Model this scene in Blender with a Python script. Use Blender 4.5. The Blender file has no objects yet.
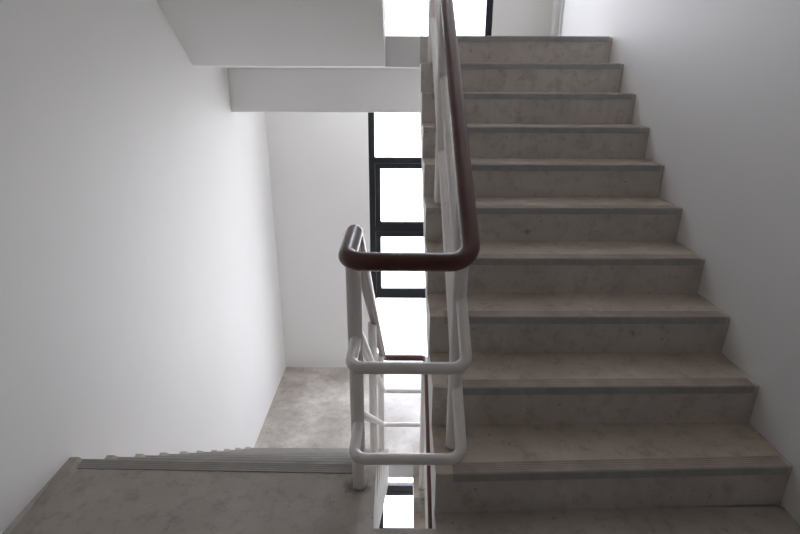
import bpy, bmesh, math, random
from mathutils import Vector, Matrix
random.seed(7)
C = bpy.context.scene.collection
SC = bpy.context.scene

# ------------------------------------------------------------------ dimensions (metres)
H = 0.18                       # riser
EYE = 1.514
XW, XR = -1.393, 1.457         # faces of the left and right wall
XS = 0.1325                    # well side of the rising flights
XL = -0.095                    # well side of the flights on the left
YB = 5.49                      # inner face of the window wall
YF = -4.6                      # unseen wall behind the viewer, set far back to dim the near steps
DR, DL = 0.2602, 0.231         # going on the right and on the left
YR1 = 1.515                    # first nosing on the right
YTOP = YR1 + 9 * DR            # last nosing on the right = edge of the half landings
YL1 = 1.72                     # edge of the landing on the left
ZTOP, ZBOT = 5.4, -5.4

# ------------------------------------------------------------------ materials
def nodes(name):
    m = bpy.data.materials.new(name); m.use_nodes = True
    nt = m.node_tree; b = nt.nodes['Principled BSDF']
    return m, nt, b

def noise(nt, scale, detail=5, rough=0.6, stretch=None):
    g = nt.nodes.new('ShaderNodeNewGeometry')
    src = g.outputs['Position']
    if stretch:
        mp = nt.nodes.new('ShaderNodeMapping'); mp.inputs['Scale'].default_value = stretch
        nt.links.new(src, mp.inputs['Vector']); src = mp.outputs['Vector']
    n = nt.nodes.new('ShaderNodeTexNoise')
    n.inputs['Scale'].default_value = scale; n.inputs['Detail'].default_value = detail
    n.inputs['Roughness'].default_value = rough
    nt.links.new(src, n.inputs['Vector'])
    return n.outputs['Fac']

def ramp(nt, fac, stops):
    r = nt.nodes.new('ShaderNodeValToRGB')
    e = r.color_ramp.elements
    e[0].position, e[0].color = stops[0][0], (*stops[0][1], 1)
    e[1].position, e[1].color = stops[-1][0], (*stops[-1][1], 1)
    for p, c in stops[1:-1]:
        k = e.new(p); k.color = (*c, 1)
    nt.links.new(fac, r.inputs['Fac'])
    return r.outputs['Color']

def mix(nt, a, b, fac, mode='MIX'):
    m = nt.nodes.new('ShaderNodeMix'); m.data_type = 'RGBA'; m.blend_type = mode
    if isinstance(fac, float): m.inputs['Factor'].default_value = fac
    else: nt.links.new(fac, m.inputs['Factor'])
    for s, v in ((6, a), (7, b)):
        if isinstance(v, tuple): m.inputs[s].default_value = (*v, 1)
        else: nt.links.new(v, m.inputs[s])
    return m.outputs[2]

def bump(nt, b, fac, strength, dist=0.002):
    k = nt.nodes.new('ShaderNodeBump'); k.inputs['Strength'].default_value = strength
    k.inputs['Distance'].default_value = dist
    nt.links.new(fac, k.inputs['Height']); nt.links.new(k.outputs['Normal'], b.inputs['Normal'])

def grey(nt, fac):
    r = nt.nodes.new('ShaderNodeValToRGB'); nt.links.new(fac, r.inputs['Fac']); return r

def mat_wall():
    m, nt, b = nodes('white_wall_paint')
    c = ramp(nt, noise(nt, 0.9, 4), [(0.3, (0.81, 0.807, 0.797)), (0.7, (0.845, 0.842, 0.834))])
    sp = ramp(nt, noise(nt, 9, 6, 0.7), [(0.26, (0.92, 0.90, 0.88)), (0.36, (1, 1, 1))])
    nt.links.new(mix(nt, c, sp, 0.5, 'MULTIPLY'), b.inputs['Base Color'])
    b.inputs['Roughness'].default_value = 0.6
    bump(nt, b, noise(nt, 26, 6, 0.65), 0.25, 0.002)
    return m

def mat_concrete(name, lo, mid, hi, rough=0.62, stain=None, size=(0.075, 0.105), tint=(0.30, 0.28, 0.27)):
    m, nt, b = nodes(name)
    c = ramp(nt, noise(nt, 2.6, 7, 0.62), [(0.30, lo), (0.52, mid), (0.72, hi)])
    f = ramp(nt, noise(nt, 14, 8, 0.7), [(0.34, (0.70, 0.68, 0.66)), (0.50, (1, 1, 1)), (0.75, (1.0, 1.0, 1.0))])
    c = mix(nt, c, f, 0.75, 'MULTIPLY')
    sp = ramp(nt, noise(nt, 38, 3, 0.5), [(0.27, (0.45, 0.42, 0.40)), (0.33, (1, 1, 1))])
    c = mix(nt, c, sp, 0.6, 'MULTIPLY')
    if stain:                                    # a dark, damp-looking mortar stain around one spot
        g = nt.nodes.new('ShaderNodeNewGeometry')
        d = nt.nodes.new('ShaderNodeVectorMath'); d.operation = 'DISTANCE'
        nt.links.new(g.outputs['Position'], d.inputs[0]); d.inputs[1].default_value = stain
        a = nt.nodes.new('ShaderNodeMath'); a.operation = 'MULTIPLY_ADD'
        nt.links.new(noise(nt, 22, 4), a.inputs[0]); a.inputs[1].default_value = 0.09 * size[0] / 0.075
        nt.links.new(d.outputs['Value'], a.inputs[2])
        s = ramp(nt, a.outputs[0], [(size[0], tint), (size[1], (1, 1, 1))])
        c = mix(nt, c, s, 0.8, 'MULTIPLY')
    nt.links.new(c, b.inputs['Base Color'])
    b.inputs['Roughness'].default_value = rough
    bump(nt, b, noise(nt, 45, 8, 0.7), 0.35, 0.002)
    return m

def mat_simple(name, col, rough, metal=0.0, coat=0.0, vary=0.06, scale=12, bumpy=0.05):
    m, nt, b = nodes(name)
    c = ramp(nt, noise(nt, scale, 5), [(0.3, tuple(x * (1 - vary) for x in col)), (0.7, tuple(min(1, x * (1 + vary)) for x in col))])
    nt.links.new(c, b.inputs['Base Color'])
    b.inputs['Roughness'].default_value = rough; b.inputs['Metallic'].default_value = metal
    b.inputs['Coat Weight'].default_value = coat; b.inputs['Coat Roughness'].default_value = 0.12
    if bumpy: bump(nt, b, noise(nt, 60, 3), bumpy, 0.001)
    return m

def mat_rail_white():
    m, nt, b = nodes('white_rail_enamel')
    c = ramp(nt, noise(nt, 7, 5), [(0.3, (0.76, 0.725, 0.695)), (0.7, (0.83, 0.80, 0.775))])
    sp = ramp(nt, noise(nt, 30, 4, 0.6), [(0.25, (0.55, 0.47, 0.42)), (0.34, (1, 1, 1))])
    nt.links.new(mix(nt, c, sp, 0.5, 'MULTIPLY'), b.inputs['Base Color'])
    b.inputs['Roughness'].default_value = 0.38
    return m

def mat_glass():
    m = bpy.data.materials.new('window_glass'); m.use_nodes = True
    nt = m.node_tree; nt.nodes.clear()
    o = nt.nodes.new('ShaderNodeOutputMaterial'); t = nt.nodes.new('ShaderNodeBsdfTransparent')
    t.inputs['Color'].default_value = (0.985, 0.985, 0.985, 1)
    g = nt.nodes.new('ShaderNodeBsdfGlossy'); g.inputs['Roughness'].default_value = 0.02
    f = nt.nodes.new('ShaderNodeFresnel'); f.inputs['IOR'].default_value = 1.45
    x = nt.nodes.new('ShaderNodeMixShader')
    n = noise(nt, 3, 2)
    mul = nt.nodes.new('ShaderNodeMath'); mul.operation = 'MULTIPLY_ADD'
    nt.links.new(n, mul.inputs[0]); mul.inputs[1].default_value = 0.01
    nt.links.new(f.outputs[0], mul.inputs[2])
    gb = nt.nodes.new('ShaderNodeNewGeometry'); inv = nt.nodes.new('ShaderNodeMath'); inv.operation = 'SUBTRACT'
    inv.inputs[0].default_value = 1.0; nt.links.new(gb.outputs['Backfacing'], inv.inputs[1])
    fm = nt.nodes.new('ShaderNodeMath'); fm.operation = 'MULTIPLY'
    nt.links.new(mul.outputs[0], fm.inputs[0]); nt.links.new(inv.outputs[0], fm.inputs[1])
    nt.links.new(fm.outputs[0], x.inputs['Fac'])
    nt.links.new(t.outputs[0], x.inputs[1]); nt.links.new(g.outputs[0], x.inputs[2])
    nt.links.new(x.outputs[0], o.inputs['Surface'])
    return m

WALL = mat_wall()
CONC = mat_concrete('step_concrete', (0.50, 0.455, 0.418), (0.565, 0.523, 0.487), (0.62, 0.58, 0.545), 0.62, (0.664, 2.582, 0.772), (0.010, 0.026), (0.55, 0.20, 0.13))
TREAD = mat_concrete('worn_tread_concrete', (0.38, 0.318, 0.258), (0.475, 0.41, 0.345), (0.58, 0.515, 0.445))
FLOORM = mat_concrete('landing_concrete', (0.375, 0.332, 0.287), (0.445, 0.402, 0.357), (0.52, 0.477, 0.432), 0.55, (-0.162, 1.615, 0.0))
FLOORP = mat_concrete('pale_landing_concrete', (0.35, 0.31, 0.272), (0.48, 0.437, 0.395), (0.70, 0.65, 0.605), 0.42)
STRIP = mat_simple('grey_nosing_mortar', (0.36, 0.36, 0.35), 0.55, vary=0.12, scale=20)
DUSTY = mat_simple('dusty_nosing_mortar', (0.33, 0.275, 0.235), 0.7, vary=0.2, scale=9)
PALE = mat_simple('pale_nosing_mortar', (0.285, 0.268, 0.25), 0.6, vary=0.1, scale=12)
RAILW = mat_rail_white()
BROWN = mat_simple('brown_handrail_gloss', (0.095, 0.030, 0.024), 0.36, coat=0.2, vary=0.08)
BLACK = mat_simple('black_window_aluminium', (0.012, 0.014, 0.018), 0.35, metal=0.0, vary=0.1)
ADDED_DOOR = mat_simple('added_dark_door', (0.10, 0.055, 0.035), 0.4, vary=0.2, scale=5)  # dark so the added door returns little light
CREAM = mat_simple('pale_window_sealant', (0.6, 0.6, 0.6), 0.5)
PIPE = mat_simple('white_pipe_plastic', (0.74, 0.74, 0.74), 0.4)
GLASS = mat_glass()

# ------------------------------------------------------------------ mesh helpers
def obj(name, bm, mats, parent=None):
    bmesh.ops.recalc_face_normals(bm, faces=bm.faces)
    me = bpy.data.meshes.new(name); bm.to_mesh(me); bm.free()
    for m in (mats if isinstance(mats, (list, tuple)) else [mats]): me.materials.append(m)
    o = bpy.data.objects.new(name, me); C.objects.link(o)
    if parent is not None:
        o.parent = parent
        o.matrix_parent_inverse = Matrix.Translation(parent.location).inverted()
    return o

def empty(name, loc):
    o = bpy.data.objects.new(name, None); o.location = loc; o.empty_display_size = 0.2
    C.objects.link(o); return o

def tag(o, label, cat, group=None):
    o['label'] = label; o['category'] = cat
    if group: o['group'] = group
    return o

def structure(o, label, cat):
    o['kind'] = 'structure'; o['label'] = label; o['category'] = cat; return o

def box(bm, x0, x1, y0, y1, z0, z1, mi=0):
    v = [bm.verts.new((x, y, z)) for x in (x0, x1) for y in (y0, y1) for z in (z0, z1)]
    for q in ((0, 1, 3, 2), (4, 6, 7, 5), (0, 4, 5, 1), (2, 3, 7, 6), (0, 2, 6, 4), (1, 5, 7, 3)):
        f = bm.faces.new([v[k] for k in q]); f.material_index = mi

def bevel(bm, w, seg=2):
    bmesh.ops.remove_doubles(bm, verts=bm.verts, dist=1e-6)
    ed = [e for e in bm.edges if len(e.link_faces) == 2 and e.calc_face_angle(0) > 0.6]
    bmesh.ops.bevel(bm, geom=ed, offset=w, segments=seg, profile=0.6, affect='EDGES')

def prism_z(bm, pts, z0, z1):
    a = [bm.verts.new((x, y, z0)) for x, y in pts]; b = [bm.verts.new((x, y, z1)) for x, y in pts]
    bm.faces.new(a[::-1]); bm.faces.new(b)
    for i in range(len(pts)):
        j = (i + 1) % len(pts); bm.faces.new((a[i], a[j], b[j], b[i]))

def prism_x(bm, prof, xs, end_mats=(0, 0), jit=None):
    """prof(x) -> list of (y, z); swept over the stations xs"""
    rings = []
    for k, x in enumerate(xs):
        ring = []
        for n, (y, z) in enumerate(prof(x)):
            dy = dz = 0
            if jit and n in jit:
                dy = random.gauss(0, jit[n]); dz = random.gauss(0, jit[n] * 0.6)
            ring.append(bm.verts.new((x, y + dy, z + dz)))
        rings.append(ring)
    n = len(rings[0])
    for a, b in zip(rings, rings[1:]):
        for i in range(n):
            j = (i + 1) % n; bm.faces.new((a[i], a[j], b[j], b[i]))
    f = bm.faces.new(rings[0]); f.material_index = end_mats[0]
    f = bm.faces.new(rings[-1][::-1]); f.material_index = end_mats[1]

def fillet(pts, r, seg=8):
    """round the corners of a polyline"""
    P = [Vector(p) for p in pts]; out = [P[0]]
    rr = r if isinstance(r, (list, tuple)) else [r] * len(P)
    for i in range(1, len(P) - 1):
        a, b, c = P[i - 1], P[i], P[i + 1]
        u = (a - b).normalized(); w = (c - b).normalized()
        ang = u.angle(w)
        if ang > math.pi - 0.02: out.append(b); continue
        t = min(rr[i] / math.tan(ang / 2), (a - b).length * 0.48, (c - b).length * 0.48)
        R = t * math.tan(ang / 2)
        cen = b + (u + w).normalized() * (R / math.sin(ang / 2))
        p0, p1 = b + u * t, b + w * t
        d0, d1 = p0 - cen, p1 - cen
        th = d0.angle(d1)
        for k in range(seg + 1):
            s = k / seg
            out.append(cen + (d0 * math.sin((1 - s) * th) + d1 * math.sin(s * th)) / math.sin(th))
    out.append(P[-1]); return out

def tube(bm, pts, r, seg=20):
    P = [Vector(p) for p in pts]
    T = []
    for i in range(len(P)):
        a = P[max(0, i - 1)]; b = P[min(len(P) - 1, i + 1)]
        T.append((b - a).normalized())
    n = Vector((0, 0, 1)) if abs(T[0].z) < 0.9 else Vector((1, 0, 0))
    n = (n - T[0] * n.dot(T[0])).normalized()
    rings = []
    for i, p in enumerate(P):
        if i:
            q = T[i - 1].rotation_difference(T[i]); n = q @ n
            n = (n - T[i] * n.dot(T[i])).normalized()
        b = T[i].cross(n)
        rings.append([bm.verts.new(p + (n * math.cos(2 * math.pi * k / seg) + b * math.sin(2 * math.pi * k / seg)) * r) for k in range(seg)])
    for a, b in zip(rings, rings[1:]):
        for k in range(seg):
            f = bm.faces.new((a[k], a[(k + 1) % seg], b[(k + 1) % seg], b[k])); f.smooth = True
    bm.faces.new(rings[0][::-1]); bm.faces.new(rings[-1])

# ------------------------------------------------------------------ room shell
T = 0.15
bm = bmesh.new(); box(bm, XW - T, XW, YF - T, YB + T, ZBOT - T, ZTOP + T)
structure(obj('wall_left', bm, WALL), 'plain white painted wall along the left side of the stairwell', 'wall')
bm = bmesh.new(); box(bm, XR, XR + T, YF - T, YB + T, ZBOT - T, ZTOP + T)
structure(obj('wall_right', bm, WALL), 'plain white painted wall rising beside the right flight', 'wall')
bm = bmesh.new(); box(bm, XW, XR, YF - T, YF, ZBOT, ZTOP)
structure(obj('wall_front', bm, WALL), 'unseen white wall closing a corridor made deep to dim the near landing', 'wall')
door = structure(empty('added_door_1', (0.04, YF + 0.03, 0)), 'unseen dark brown double door added behind the near landing to absorb light', 'door')  # out of view, added to cut light bounced onto the near steps
bm = bmesh.new(); box(bm, -1.0, -0.93, YF + .002, YF + .09, 0.002, 2.4); box(bm, 1.01, 1.08, YF + .002, YF + .09, 0.002, 2.4); box(bm, -0.93, 1.01, YF + .002, YF + .09, 2.33, 2.4)
obj('added_door_frame', bm, ADDED_DOOR, door)
for a, b, hx in ((-0.928, 0.036, -0.03), (0.042, 1.008, 0.11)):
    bm = bmesh.new(); box(bm, a, b, YF + .01, YF + .055, 0.006, 2.328); bevel(bm, .004)
    lf = obj('added_door_leaf', bm, ADDED_DOOR, door)
    bm = bmesh.new(); tube(bm, fillet([(hx, YF + .056, 1.0), (hx, YF + .11, 1.0), (hx, YF + .11, 1.3), (hx, YF + .056, 1.3)], .02), .01, 12); obj('added_handle', bm, BLACK, lf)
WX0, WX1 = -0.336, 0.885
bm = bmesh.new()
box(bm, XW, WX0, YB, YB + T, ZBOT, ZTOP); box(bm, WX1, XR, YB, YB + T, ZBOT, ZTOP)
structure(obj('wall_back', bm, WALL), 'white far wall on both sides of the tall window strip', 'wall')

ZS = 3.6
bm = bmesh.new(); prism_z(bm, [(XW, YF), (XR, YF), (XR, YR1 - 0.0), (XS, YR1 - 0.0), (XS, 1.41), (XL, 1.41), (XL, YL1 - DL), (XW, YL1 - DL)], -0.2, 0)
structure(obj('floor', bm, FLOORM), 'bare grey concrete near landing between the two flights', 'floor')
def half_landing(z, m, lab):
    bm = bmesh.new()
    prism_z(bm, [(XW, YTOP), (XS, YTOP), (XS, YTOP + DR), (XR, YTOP + DR), (XR, YB + T), (XW, YB + T)], z - 0.2, z)
    for f in bm.faces: f.material_index = 0 if f.normal.z > 0.5 else 1
    bm.normal_update()
    for f in bm.faces: f.material_index = 0 if f.normal.z > 0.5 else 1
    return structure(obj('floor', bm, [m, WALL]), lab, 'floor')
half_landing(-1.8, FLOORP, 'pale bare concrete half landing at the foot of the left flight')
half_landing(1.8, FLOORP, 'upper half landing with white edge at the top of the right flight')
half_landing(-5.4, FLOORP, 'lowest half landing below the well')
bm = bmesh.new(); box(bm, XW, XR, YF, YR1, 3.4, 3.6)
structure(obj('ceiling', bm, WALL), 'white underside of the landing above the viewer', 'ceiling')
bm = bmesh.new(); box(bm, XW, XR, YF, YB + T, ZTOP, ZTOP + T)
structure(obj('ceiling', bm, WALL), 'white ceiling over the top of the stairwell', 'ceiling')
bm = bmesh.new(); box(bm, XW, XR, YF, YR1, -3.8, -3.6)
structure(obj('floor', bm, FLOORM), 'concrete landing one storey below the near landing', 'floor')
bm = bmesh.new(); box(bm, XW, XR, YF, YTOP, ZBOT - T, ZBOT)
structure(obj('floor', bm, FLOORM), 'concrete ground slab under the stairwell', 'floor')

bm = bmesh.new(); box(bm, XW, XR, 4.40, 4.60, 1.262, 1.6); bevel(bm, 0.006)
structure(obj('trim_1', bm, WALL), 'white downstand beam across the underside of the upper half landing', 'beam')

bm = bmesh.new()                                   # mortar fillet where the near landing meets the left wall
n = 40; rows = []
for k in range(n + 1):
    y = YF + (YL1 + 0.035 - YF) * k / n; w = 0.014 + random.uniform(-.004, .004); h = 0.012 + random.uniform(-.004, .004)
    rows.append([bm.verts.new(p) for p in ((XW, y, 0), (XW + w, y, 0), (XW + w * .5, y, h * .6), (XW, y, h))])
for a, b in zip(rows, rows[1:]):
    for i in range(4): bm.faces.new((a[i], a[(i + 1) % 4], b[(i + 1) % 4], b[i]))
bm.faces.new(rows[0]); bm.faces.new(rows[-1][::-1])
structure(obj('baseboard_left', bm, FLOORM), 'thin pale mortar fillet where near landing meets left wall', 'baseboard')

# ------------------------------------------------------------------ windows
def window(num, z0, z1, zc, label):
    """zc = level of the storey that the bars are measured from"""
    w = empty('window_%d' % num, ((WX0 + WX1) / 2, YB + 0.05, z0))
    structure(w, label, 'window')
    y0, y1 = YB + 0.004, YB + 0.064
    fr = bmesh.new()
    box(fr, WX0, WX0 + 0.064, y0, y1, z0, z1); box(fr, WX1 - 0.064, WX1, y0, y1, z0, z1)
    box(fr, WX0 + 0.064, WX1 - 0.064, y0, y1, z1 - 0.05, z1)
    obj('window_frame', fr, BLACK, w)
    s = bmesh.new(); box(s, WX0, WX1, YB, YB + T, z0 - 0.06, z0); obj('window_sill', s, WALL, w)
    def bar(a, b):
        bmm = bmesh.new(); box(bmm, WX0 + 0.064, WX1 - 0.064, y0, y1, a, b); obj('transom', bmm, BLACK, w)
    def sash(a, b):
        bmm = bmesh.new(); x0, x1 = WX0 + 0.066, WX1 - 0.066; t = 0.056
        box(bmm, x0, x0 + t, y0 - 0.006, y1 - 0.01, a, b); box(bmm, x1 - t, x1, y0 - 0.006, y1 - 0.01, a, b)
        box(bmm, x0 + t, x1 - t, y0 - 0.006, y1 - 0.01, a, a + t); box(bmm, x0 + t, x1 - t, y0 - 0.006, y1 - 0.01, b - t, b)
        sh = obj('sash', bmm, BLACK, w)
        g = bmesh.new(); box(g, x0 + t, x1 - t, y0 + 0.022, y0 + 0.028, a + t, b - t); obj('pane', g, GLASS, sh)
        return sh
    def pane(a, b):
        g = bmesh.new(); box(g, WX0 + 0.064, WX1 - 0.064, y0 + 0.022, y0 + 0.028, a, b); obj('pane', g, GLASS, w)
    B = [zc + v for v in (-0.875, -0.81, -0.07, -0.015, 0.685, 0.745)]
    bar(B[0], B[1]); bar(B[2] , B[3]); bar(B[4], B[5])
    pane(z0, B[0]); sash(B[1] + 0.002, B[2] - 0.002); sash(B[3] + 0.002, B[4] - 0.002); pane(B[5], z1 - 0.05)
    jb = bmesh.new(); box(jb, WX0 + 0.115, WX1 - 0.115, y0 + 0.018, y0 + 0.0215, zc - 0.402, zc - 0.392); obj('glazing_joint', jb, CREAM, w)
    return w
window(1, -1.74, 1.6, 0.0, 'tall black framed window strip above the lower half landing')
window(2, 1.86, ZTOP - 0.2, 3.6, 'black framed window behind the top of the right flight')
window(3, -5.34, -2.0, -3.665, 'black framed window seen at the bottom of the stair well')
bm = bmesh.new(); box(bm, WX0, WX1, YB, YB + T, ZTOP - 0.2, ZTOP)
structure(obj('trim_2', bm, WALL), 'white lintel over the topmost window', 'lintel')

# ------------------------------------------------------------------ flights
def flight(root_name, label, x0, x1, y1, d, z0, sgn, waist, strip_x, skew=lambda i, x: 0.0, well_left=True, top=None):
    """ten risers; y1 = front of the lowest, rising along sgn*Y from z0"""
    f = empty(root_name, ((x0 + x1) / 2, y1, z0)); tag(f, label, 'stairs')
    def front(i, x): return y1 + sgn * d * (i - 1) + skew(i, x)
    sl = H / d
    # waist slab, white on its well side and below
    bm = bmesh.new()
    ya, yb = y1, y1 + sgn * d * 10
    dn = 0.035
    prism_x(bm, lambda x: [(ya + sgn * .016, z0 - dn + .016 * sl), (yb, z0 + 10 * H - dn), (yb, z0 + 10 * H - waist), (ya + sgn * (waist - .2) / sl, z0 - .2), (ya + sgn * .016, z0 - .2)], [x0 + 0.001, x1 - 0.001])
    obj('waist_slab', bm, WALL, f)
    N = 40
    xs = [x0 + (x1 - x0) * k / N for k in range(N + 1)]
    em = (1, 0) if well_left else (0, 1)
    for i in range(1, 11):
        bm = bmesh.new()
        c = 0.005
        def prof(x):
            a, b = front(i, x), front(i + 1, x) if i < 10 else y1 + sgn * d * 10
            zb, zt = z0 + (i - 1) * H, z0 + i * H
            if top is PALE and x < x0 + 0.04: zt += 0.009; a -= 0.008 * sgn      # mortar left proud at the wall
            return [(a, zb - .045 if i > 1 else zb), (a, zt - c), (a + sgn * c * .35, zt - c * .35), (a + sgn * c, zt), (b, z0 + i * H), (b, z0 + i * H - .045)]
        prism_x(bm, prof, xs, em, {1: 0.0011, 2: 0.0013, 3: 0.0011})
        bmesh.ops.recalc_face_normals(bm, faces=bm.faces)
        for q in bm.faces:
            if q.normal.z > 0.8: q.material_index = 2
        st = obj('step', bm, [CONC, WALL, FLOORM if top is PALE else TREAD], f)
        # ribbed nosing strip bedded on the edge
        bm = bmesh.new()
        sx0, sx1 = strip_x
        def sprof(x):
            a = front(i, x); zt = z0 + i * H
            p = [(a + sgn * .001, zt - 0.034), (a - sgn * .0045, zt - 0.034), (a - sgn * .005, zt - 0.006), (a - sgn * .003, zt + 0.001), (a + sgn * .003, zt + 0.003)]
            rd = .0024 if top is PALE else .002
            for r in range(4):
                s = a + sgn * (0.008 + r * 0.011)
                p += [(s, zt + .003), (s + sgn * .002, zt + rd), (s + sgn * .005, zt + rd), (s + sgn * .007, zt + .003)]
            p += [(a + sgn * .054, zt + .003), (a + sgn * .056, zt - .001), (a + sgn * .003, zt - .004)]
            return p
        prism_x(bm, sprof, [sx0 + (sx1 - sx0) * k / 16 for k in range(17)])
        bm.normal_update()
        bmesh.ops.recalc_face_normals(bm, faces=bm.faces)
        for q in bm.faces: q.material_index = 1 if q.normal.z > 0.3 or (abs(q.normal.y) > .3 and q.calc_center_median().z > z0 + i * H) else 0
        obj('nosing_strip', bm, [STRIP, top or DUSTY], st)
    return f

OFF = {1: -.009, 2: -.002, 3: .010, 4: .015, 5: .030, 6: .030, 7: .018, 8: .008}   # uneven goings
flight('stair_flight', 'concrete flight climbing along the right wall with ribbed grey nosing strips', XS, XR - .0012, YR1, DR, 0.0, 1, 0.2,
       (XS + 0.062, XR - 0.022), skew=lambda i, x: ((x - XS) / (XR - XS) - 0.5) * (0.05 if i == 1 else 0.025 if i == 2 else 0.01) + OFF.get(i, 0))
flight('stair_flight', 'concrete flight descending along the left wall to the lower half landing', XW + .0012, XL, YL1 + 9 * DL, DL, -1.8, -1, 0.2,
       (XW + 0.045, XL - 0.05), skew=lambda i, x: (0.04 - 0.025 * (x - XW) / (XL - XW)) * max(0, (i - 4) / 6), well_left=False, top=PALE)
flight('stair_flight', 'flight overhead at upper left showing its smooth white sloping underside', XW + .0012, XL - 0.01, YTOP, DL, 1.8, -1, 0.332,
       (XW + 0.045, XL - 0.1), well_left=False)
flight('stair_flight', 'lower flight glimpsed down the well underneath the right flight', XS, XR - .0012, YR1, DR, -3.6, 1, 0.2,
       (XS + 0.062, XR - 0.04))

# ------------------------------------------------------------------ railing, one welded piece
rail = tag(empty('stair_railing', (-0.16, 1.615, 0)), 'white tubular stair railing with brown handrail wrapping around the open well', 'railing')
SR, SLP = H / DR, H / DL
XC = 0.228
XA, XB = -0.15, 0.209          # left and right run
YN, YT, YU = 1.42, 3.87, 4.10  # near turn, lower turn, upper turn
YK = 1.665
def run(hh, yn, yk=1.665):
    zt = hh - (YT - yk) * SLP if hh < .9 else -.725
    zu = hh + (YU - YN) * SR
    return [(XC, 1.45, zt - (3.62 - 1.45) * SR), (XC, 3.62, zt), (XC - .004, YT, zt), (XA + .01, YT, zt), (XA - .003, yk, hh + (0.01 if hh > .9 else 0)), (XA - .006, yn, hh),
            (XB - (.002 if hh > .9 else -.004), yn, hh), (XB - .002, YU, zu), (XA, YU, zu), (XA, 3.85, zu), (XA, 2.3, zu + 1.55 * SLP)]
def rail_z(hh, y):             # centre height on the left run
    return hh if y < YK else hh - (y - YK) * SLP
bm = bmesh.new(); tube(bm, fillet(run(1.025, 1.385, 1.66), [0, .05, .045, .045, .05, .055, .065, .045, .045, .05, 0]), 0.0275, 24)
h = obj('handrail', bm, BROWN, rail); h['label'] = 'glossy dark brown handrail'
for hh, yn in ((0.66, 1.412), (0.306, 1.412)):
    bm = bmesh.new(); tube(bm, fillet(run(hh, yn), [0, .05, .04, .04, .06, .045, .045, .04, .04, .05, 0]), 0.0195, 20)
    obj('mid_rail', bm, RAILW, rail)
def post(x, y, z0, z1, r=0.026):
    z0 += .0015
    bm = bmesh.new(); tube(bm, [(x, y, z0), (x, y, z0 + .02), (x, y, z1)], r, 20); obj('post', bm, RAILW, rail)
post(-0.157, 1.615, 0, 1.02)
post(-0.163, 2.72, -0.90, rail_z(1.0, 2.72)); post(-0.155, 3.68, -1.62, rail_z(1.0, 3.68))
for k, y in ((1, 1.63), (5, 2.67), (9, 3.715)):
    post(0.205, y, k * H, 1.022 + (y - 1.385) * SR)
zt = 1.0 - (YT - YK) * SLP
for k, y in ((1, 1.63), (5, 2.67), (9, 3.70)):
    post(0.206, y, -3.6 + k * H, zt - max(0, 3.62 - y) * SR)
post(-0.15, 4.0, 1.8, 1.0 + (YU - YN) * SR)

# ------------------------------------------------------------------ pipe in the far right corner
pp = tag(empty('drain_pipe', (XR - 0.04, 5.15, 1.8)), 'slim white vertical pipe in the far right corner of the upper landing', 'pipe')
bm = bmesh.new(); tube(bm, [(XR - .04, 5.15, 1.8), (XR - .04, 5.15, ZTOP)], 0.024, 20); obj('pipe', bm, PIPE, pp)
bm = bmesh.new(); tube(bm, [(XR - .04, 5.15, 2.17), (XR - .04, 5.15, 2.24)], 0.029, 20); obj('coupling', bm, PIPE, pp)

# ------------------------------------------------------------------ daylight
w = bpy.data.worlds.new('daylight'); SC.world = w; w.use_nodes = True
nt = w.node_tree; bg = nt.nodes['Background']
tc = nt.nodes.new('ShaderNodeTexCoord'); sx = nt.nodes.new('ShaderNodeSeparateXYZ')
nt.links.new(tc.outputs['Generated'], sx.inputs[0])
mr = nt.nodes.new('ShaderNodeMapRange'); mr.inputs['From Min'].default_value = -1; mr.inputs['From Max'].default_value = 1
nt.links.new(sx.outputs['Z'], mr.inputs['Value'])
col = ramp(nt, mr.outputs[0], [(0.42, (0.89, 0.89, 0.92)), (0.5, (0.85, 0.87, 0.94)), (0.75, (0.77, 0.82, 0.95))])
nt.links.new(col, bg.inputs['Color']); bg.inputs['Strength'].default_value = 6.0

def portal(z0, z1):
    l = bpy.data.lights.new('window_portal', 'AREA'); l.shape = 'RECTANGLE'; l.size = WX1 - WX0; l.size_y = z1 - z0
    l.cycles.is_portal = True
    o = bpy.data.objects.new('window_portal', l); C.objects.link(o)
    o.location = ((WX0 + WX1) / 2, YB + T + 0.02, (z0 + z1) / 2); o.rotation_euler = (-math.pi / 2, 0, 0)
portal(-1.74, 1.6); portal(1.86, 5.2); portal(-5.34, -2.0)

# ------------------------------------------------------------------ camera
F, PITCH, YAW, ROLL = 512.94, 0.3494, 0.0003, -0.0043
cam = bpy.data.cameras.new('camera'); cam.sensor_width = 36; cam.lens = F * 36 / 800; cam.clip_start = 0.02
co = bpy.data.objects.new('camera', cam); C.objects.link(co)
fwd = Vector((0, math.cos(PITCH), -math.sin(PITCH))); up = Vector((0, math.sin(PITCH), math.cos(PITCH)))
right = Vector((1, 0, 0))
cR, sR = math.cos(ROLL), math.sin(ROLL)
r2 = right * cR + up * -sR; u2 = right * sR + up * cR
m = Matrix((r2, u2, -fwd)).transposed().to_4x4(); m.translation = (0, 0, EYE)
co.matrix_world = m; SC.camera = co

SC.view_settings.view_transform = 'Standard'; SC.view_settings.look = 'None'
SC.view_settings.gamma = 1.0; SC.view_settings.use_curve_mapping = False
SC.view_settings.exposure = 0.66
SC.cycles.use_denoising = True
SC.cycles.max_bounces = 16; SC.cycles.diffuse_bounces = 12; SC.cycles.transparent_max_bounces = 16
SC.cycles.sample_clamp_indirect = 6
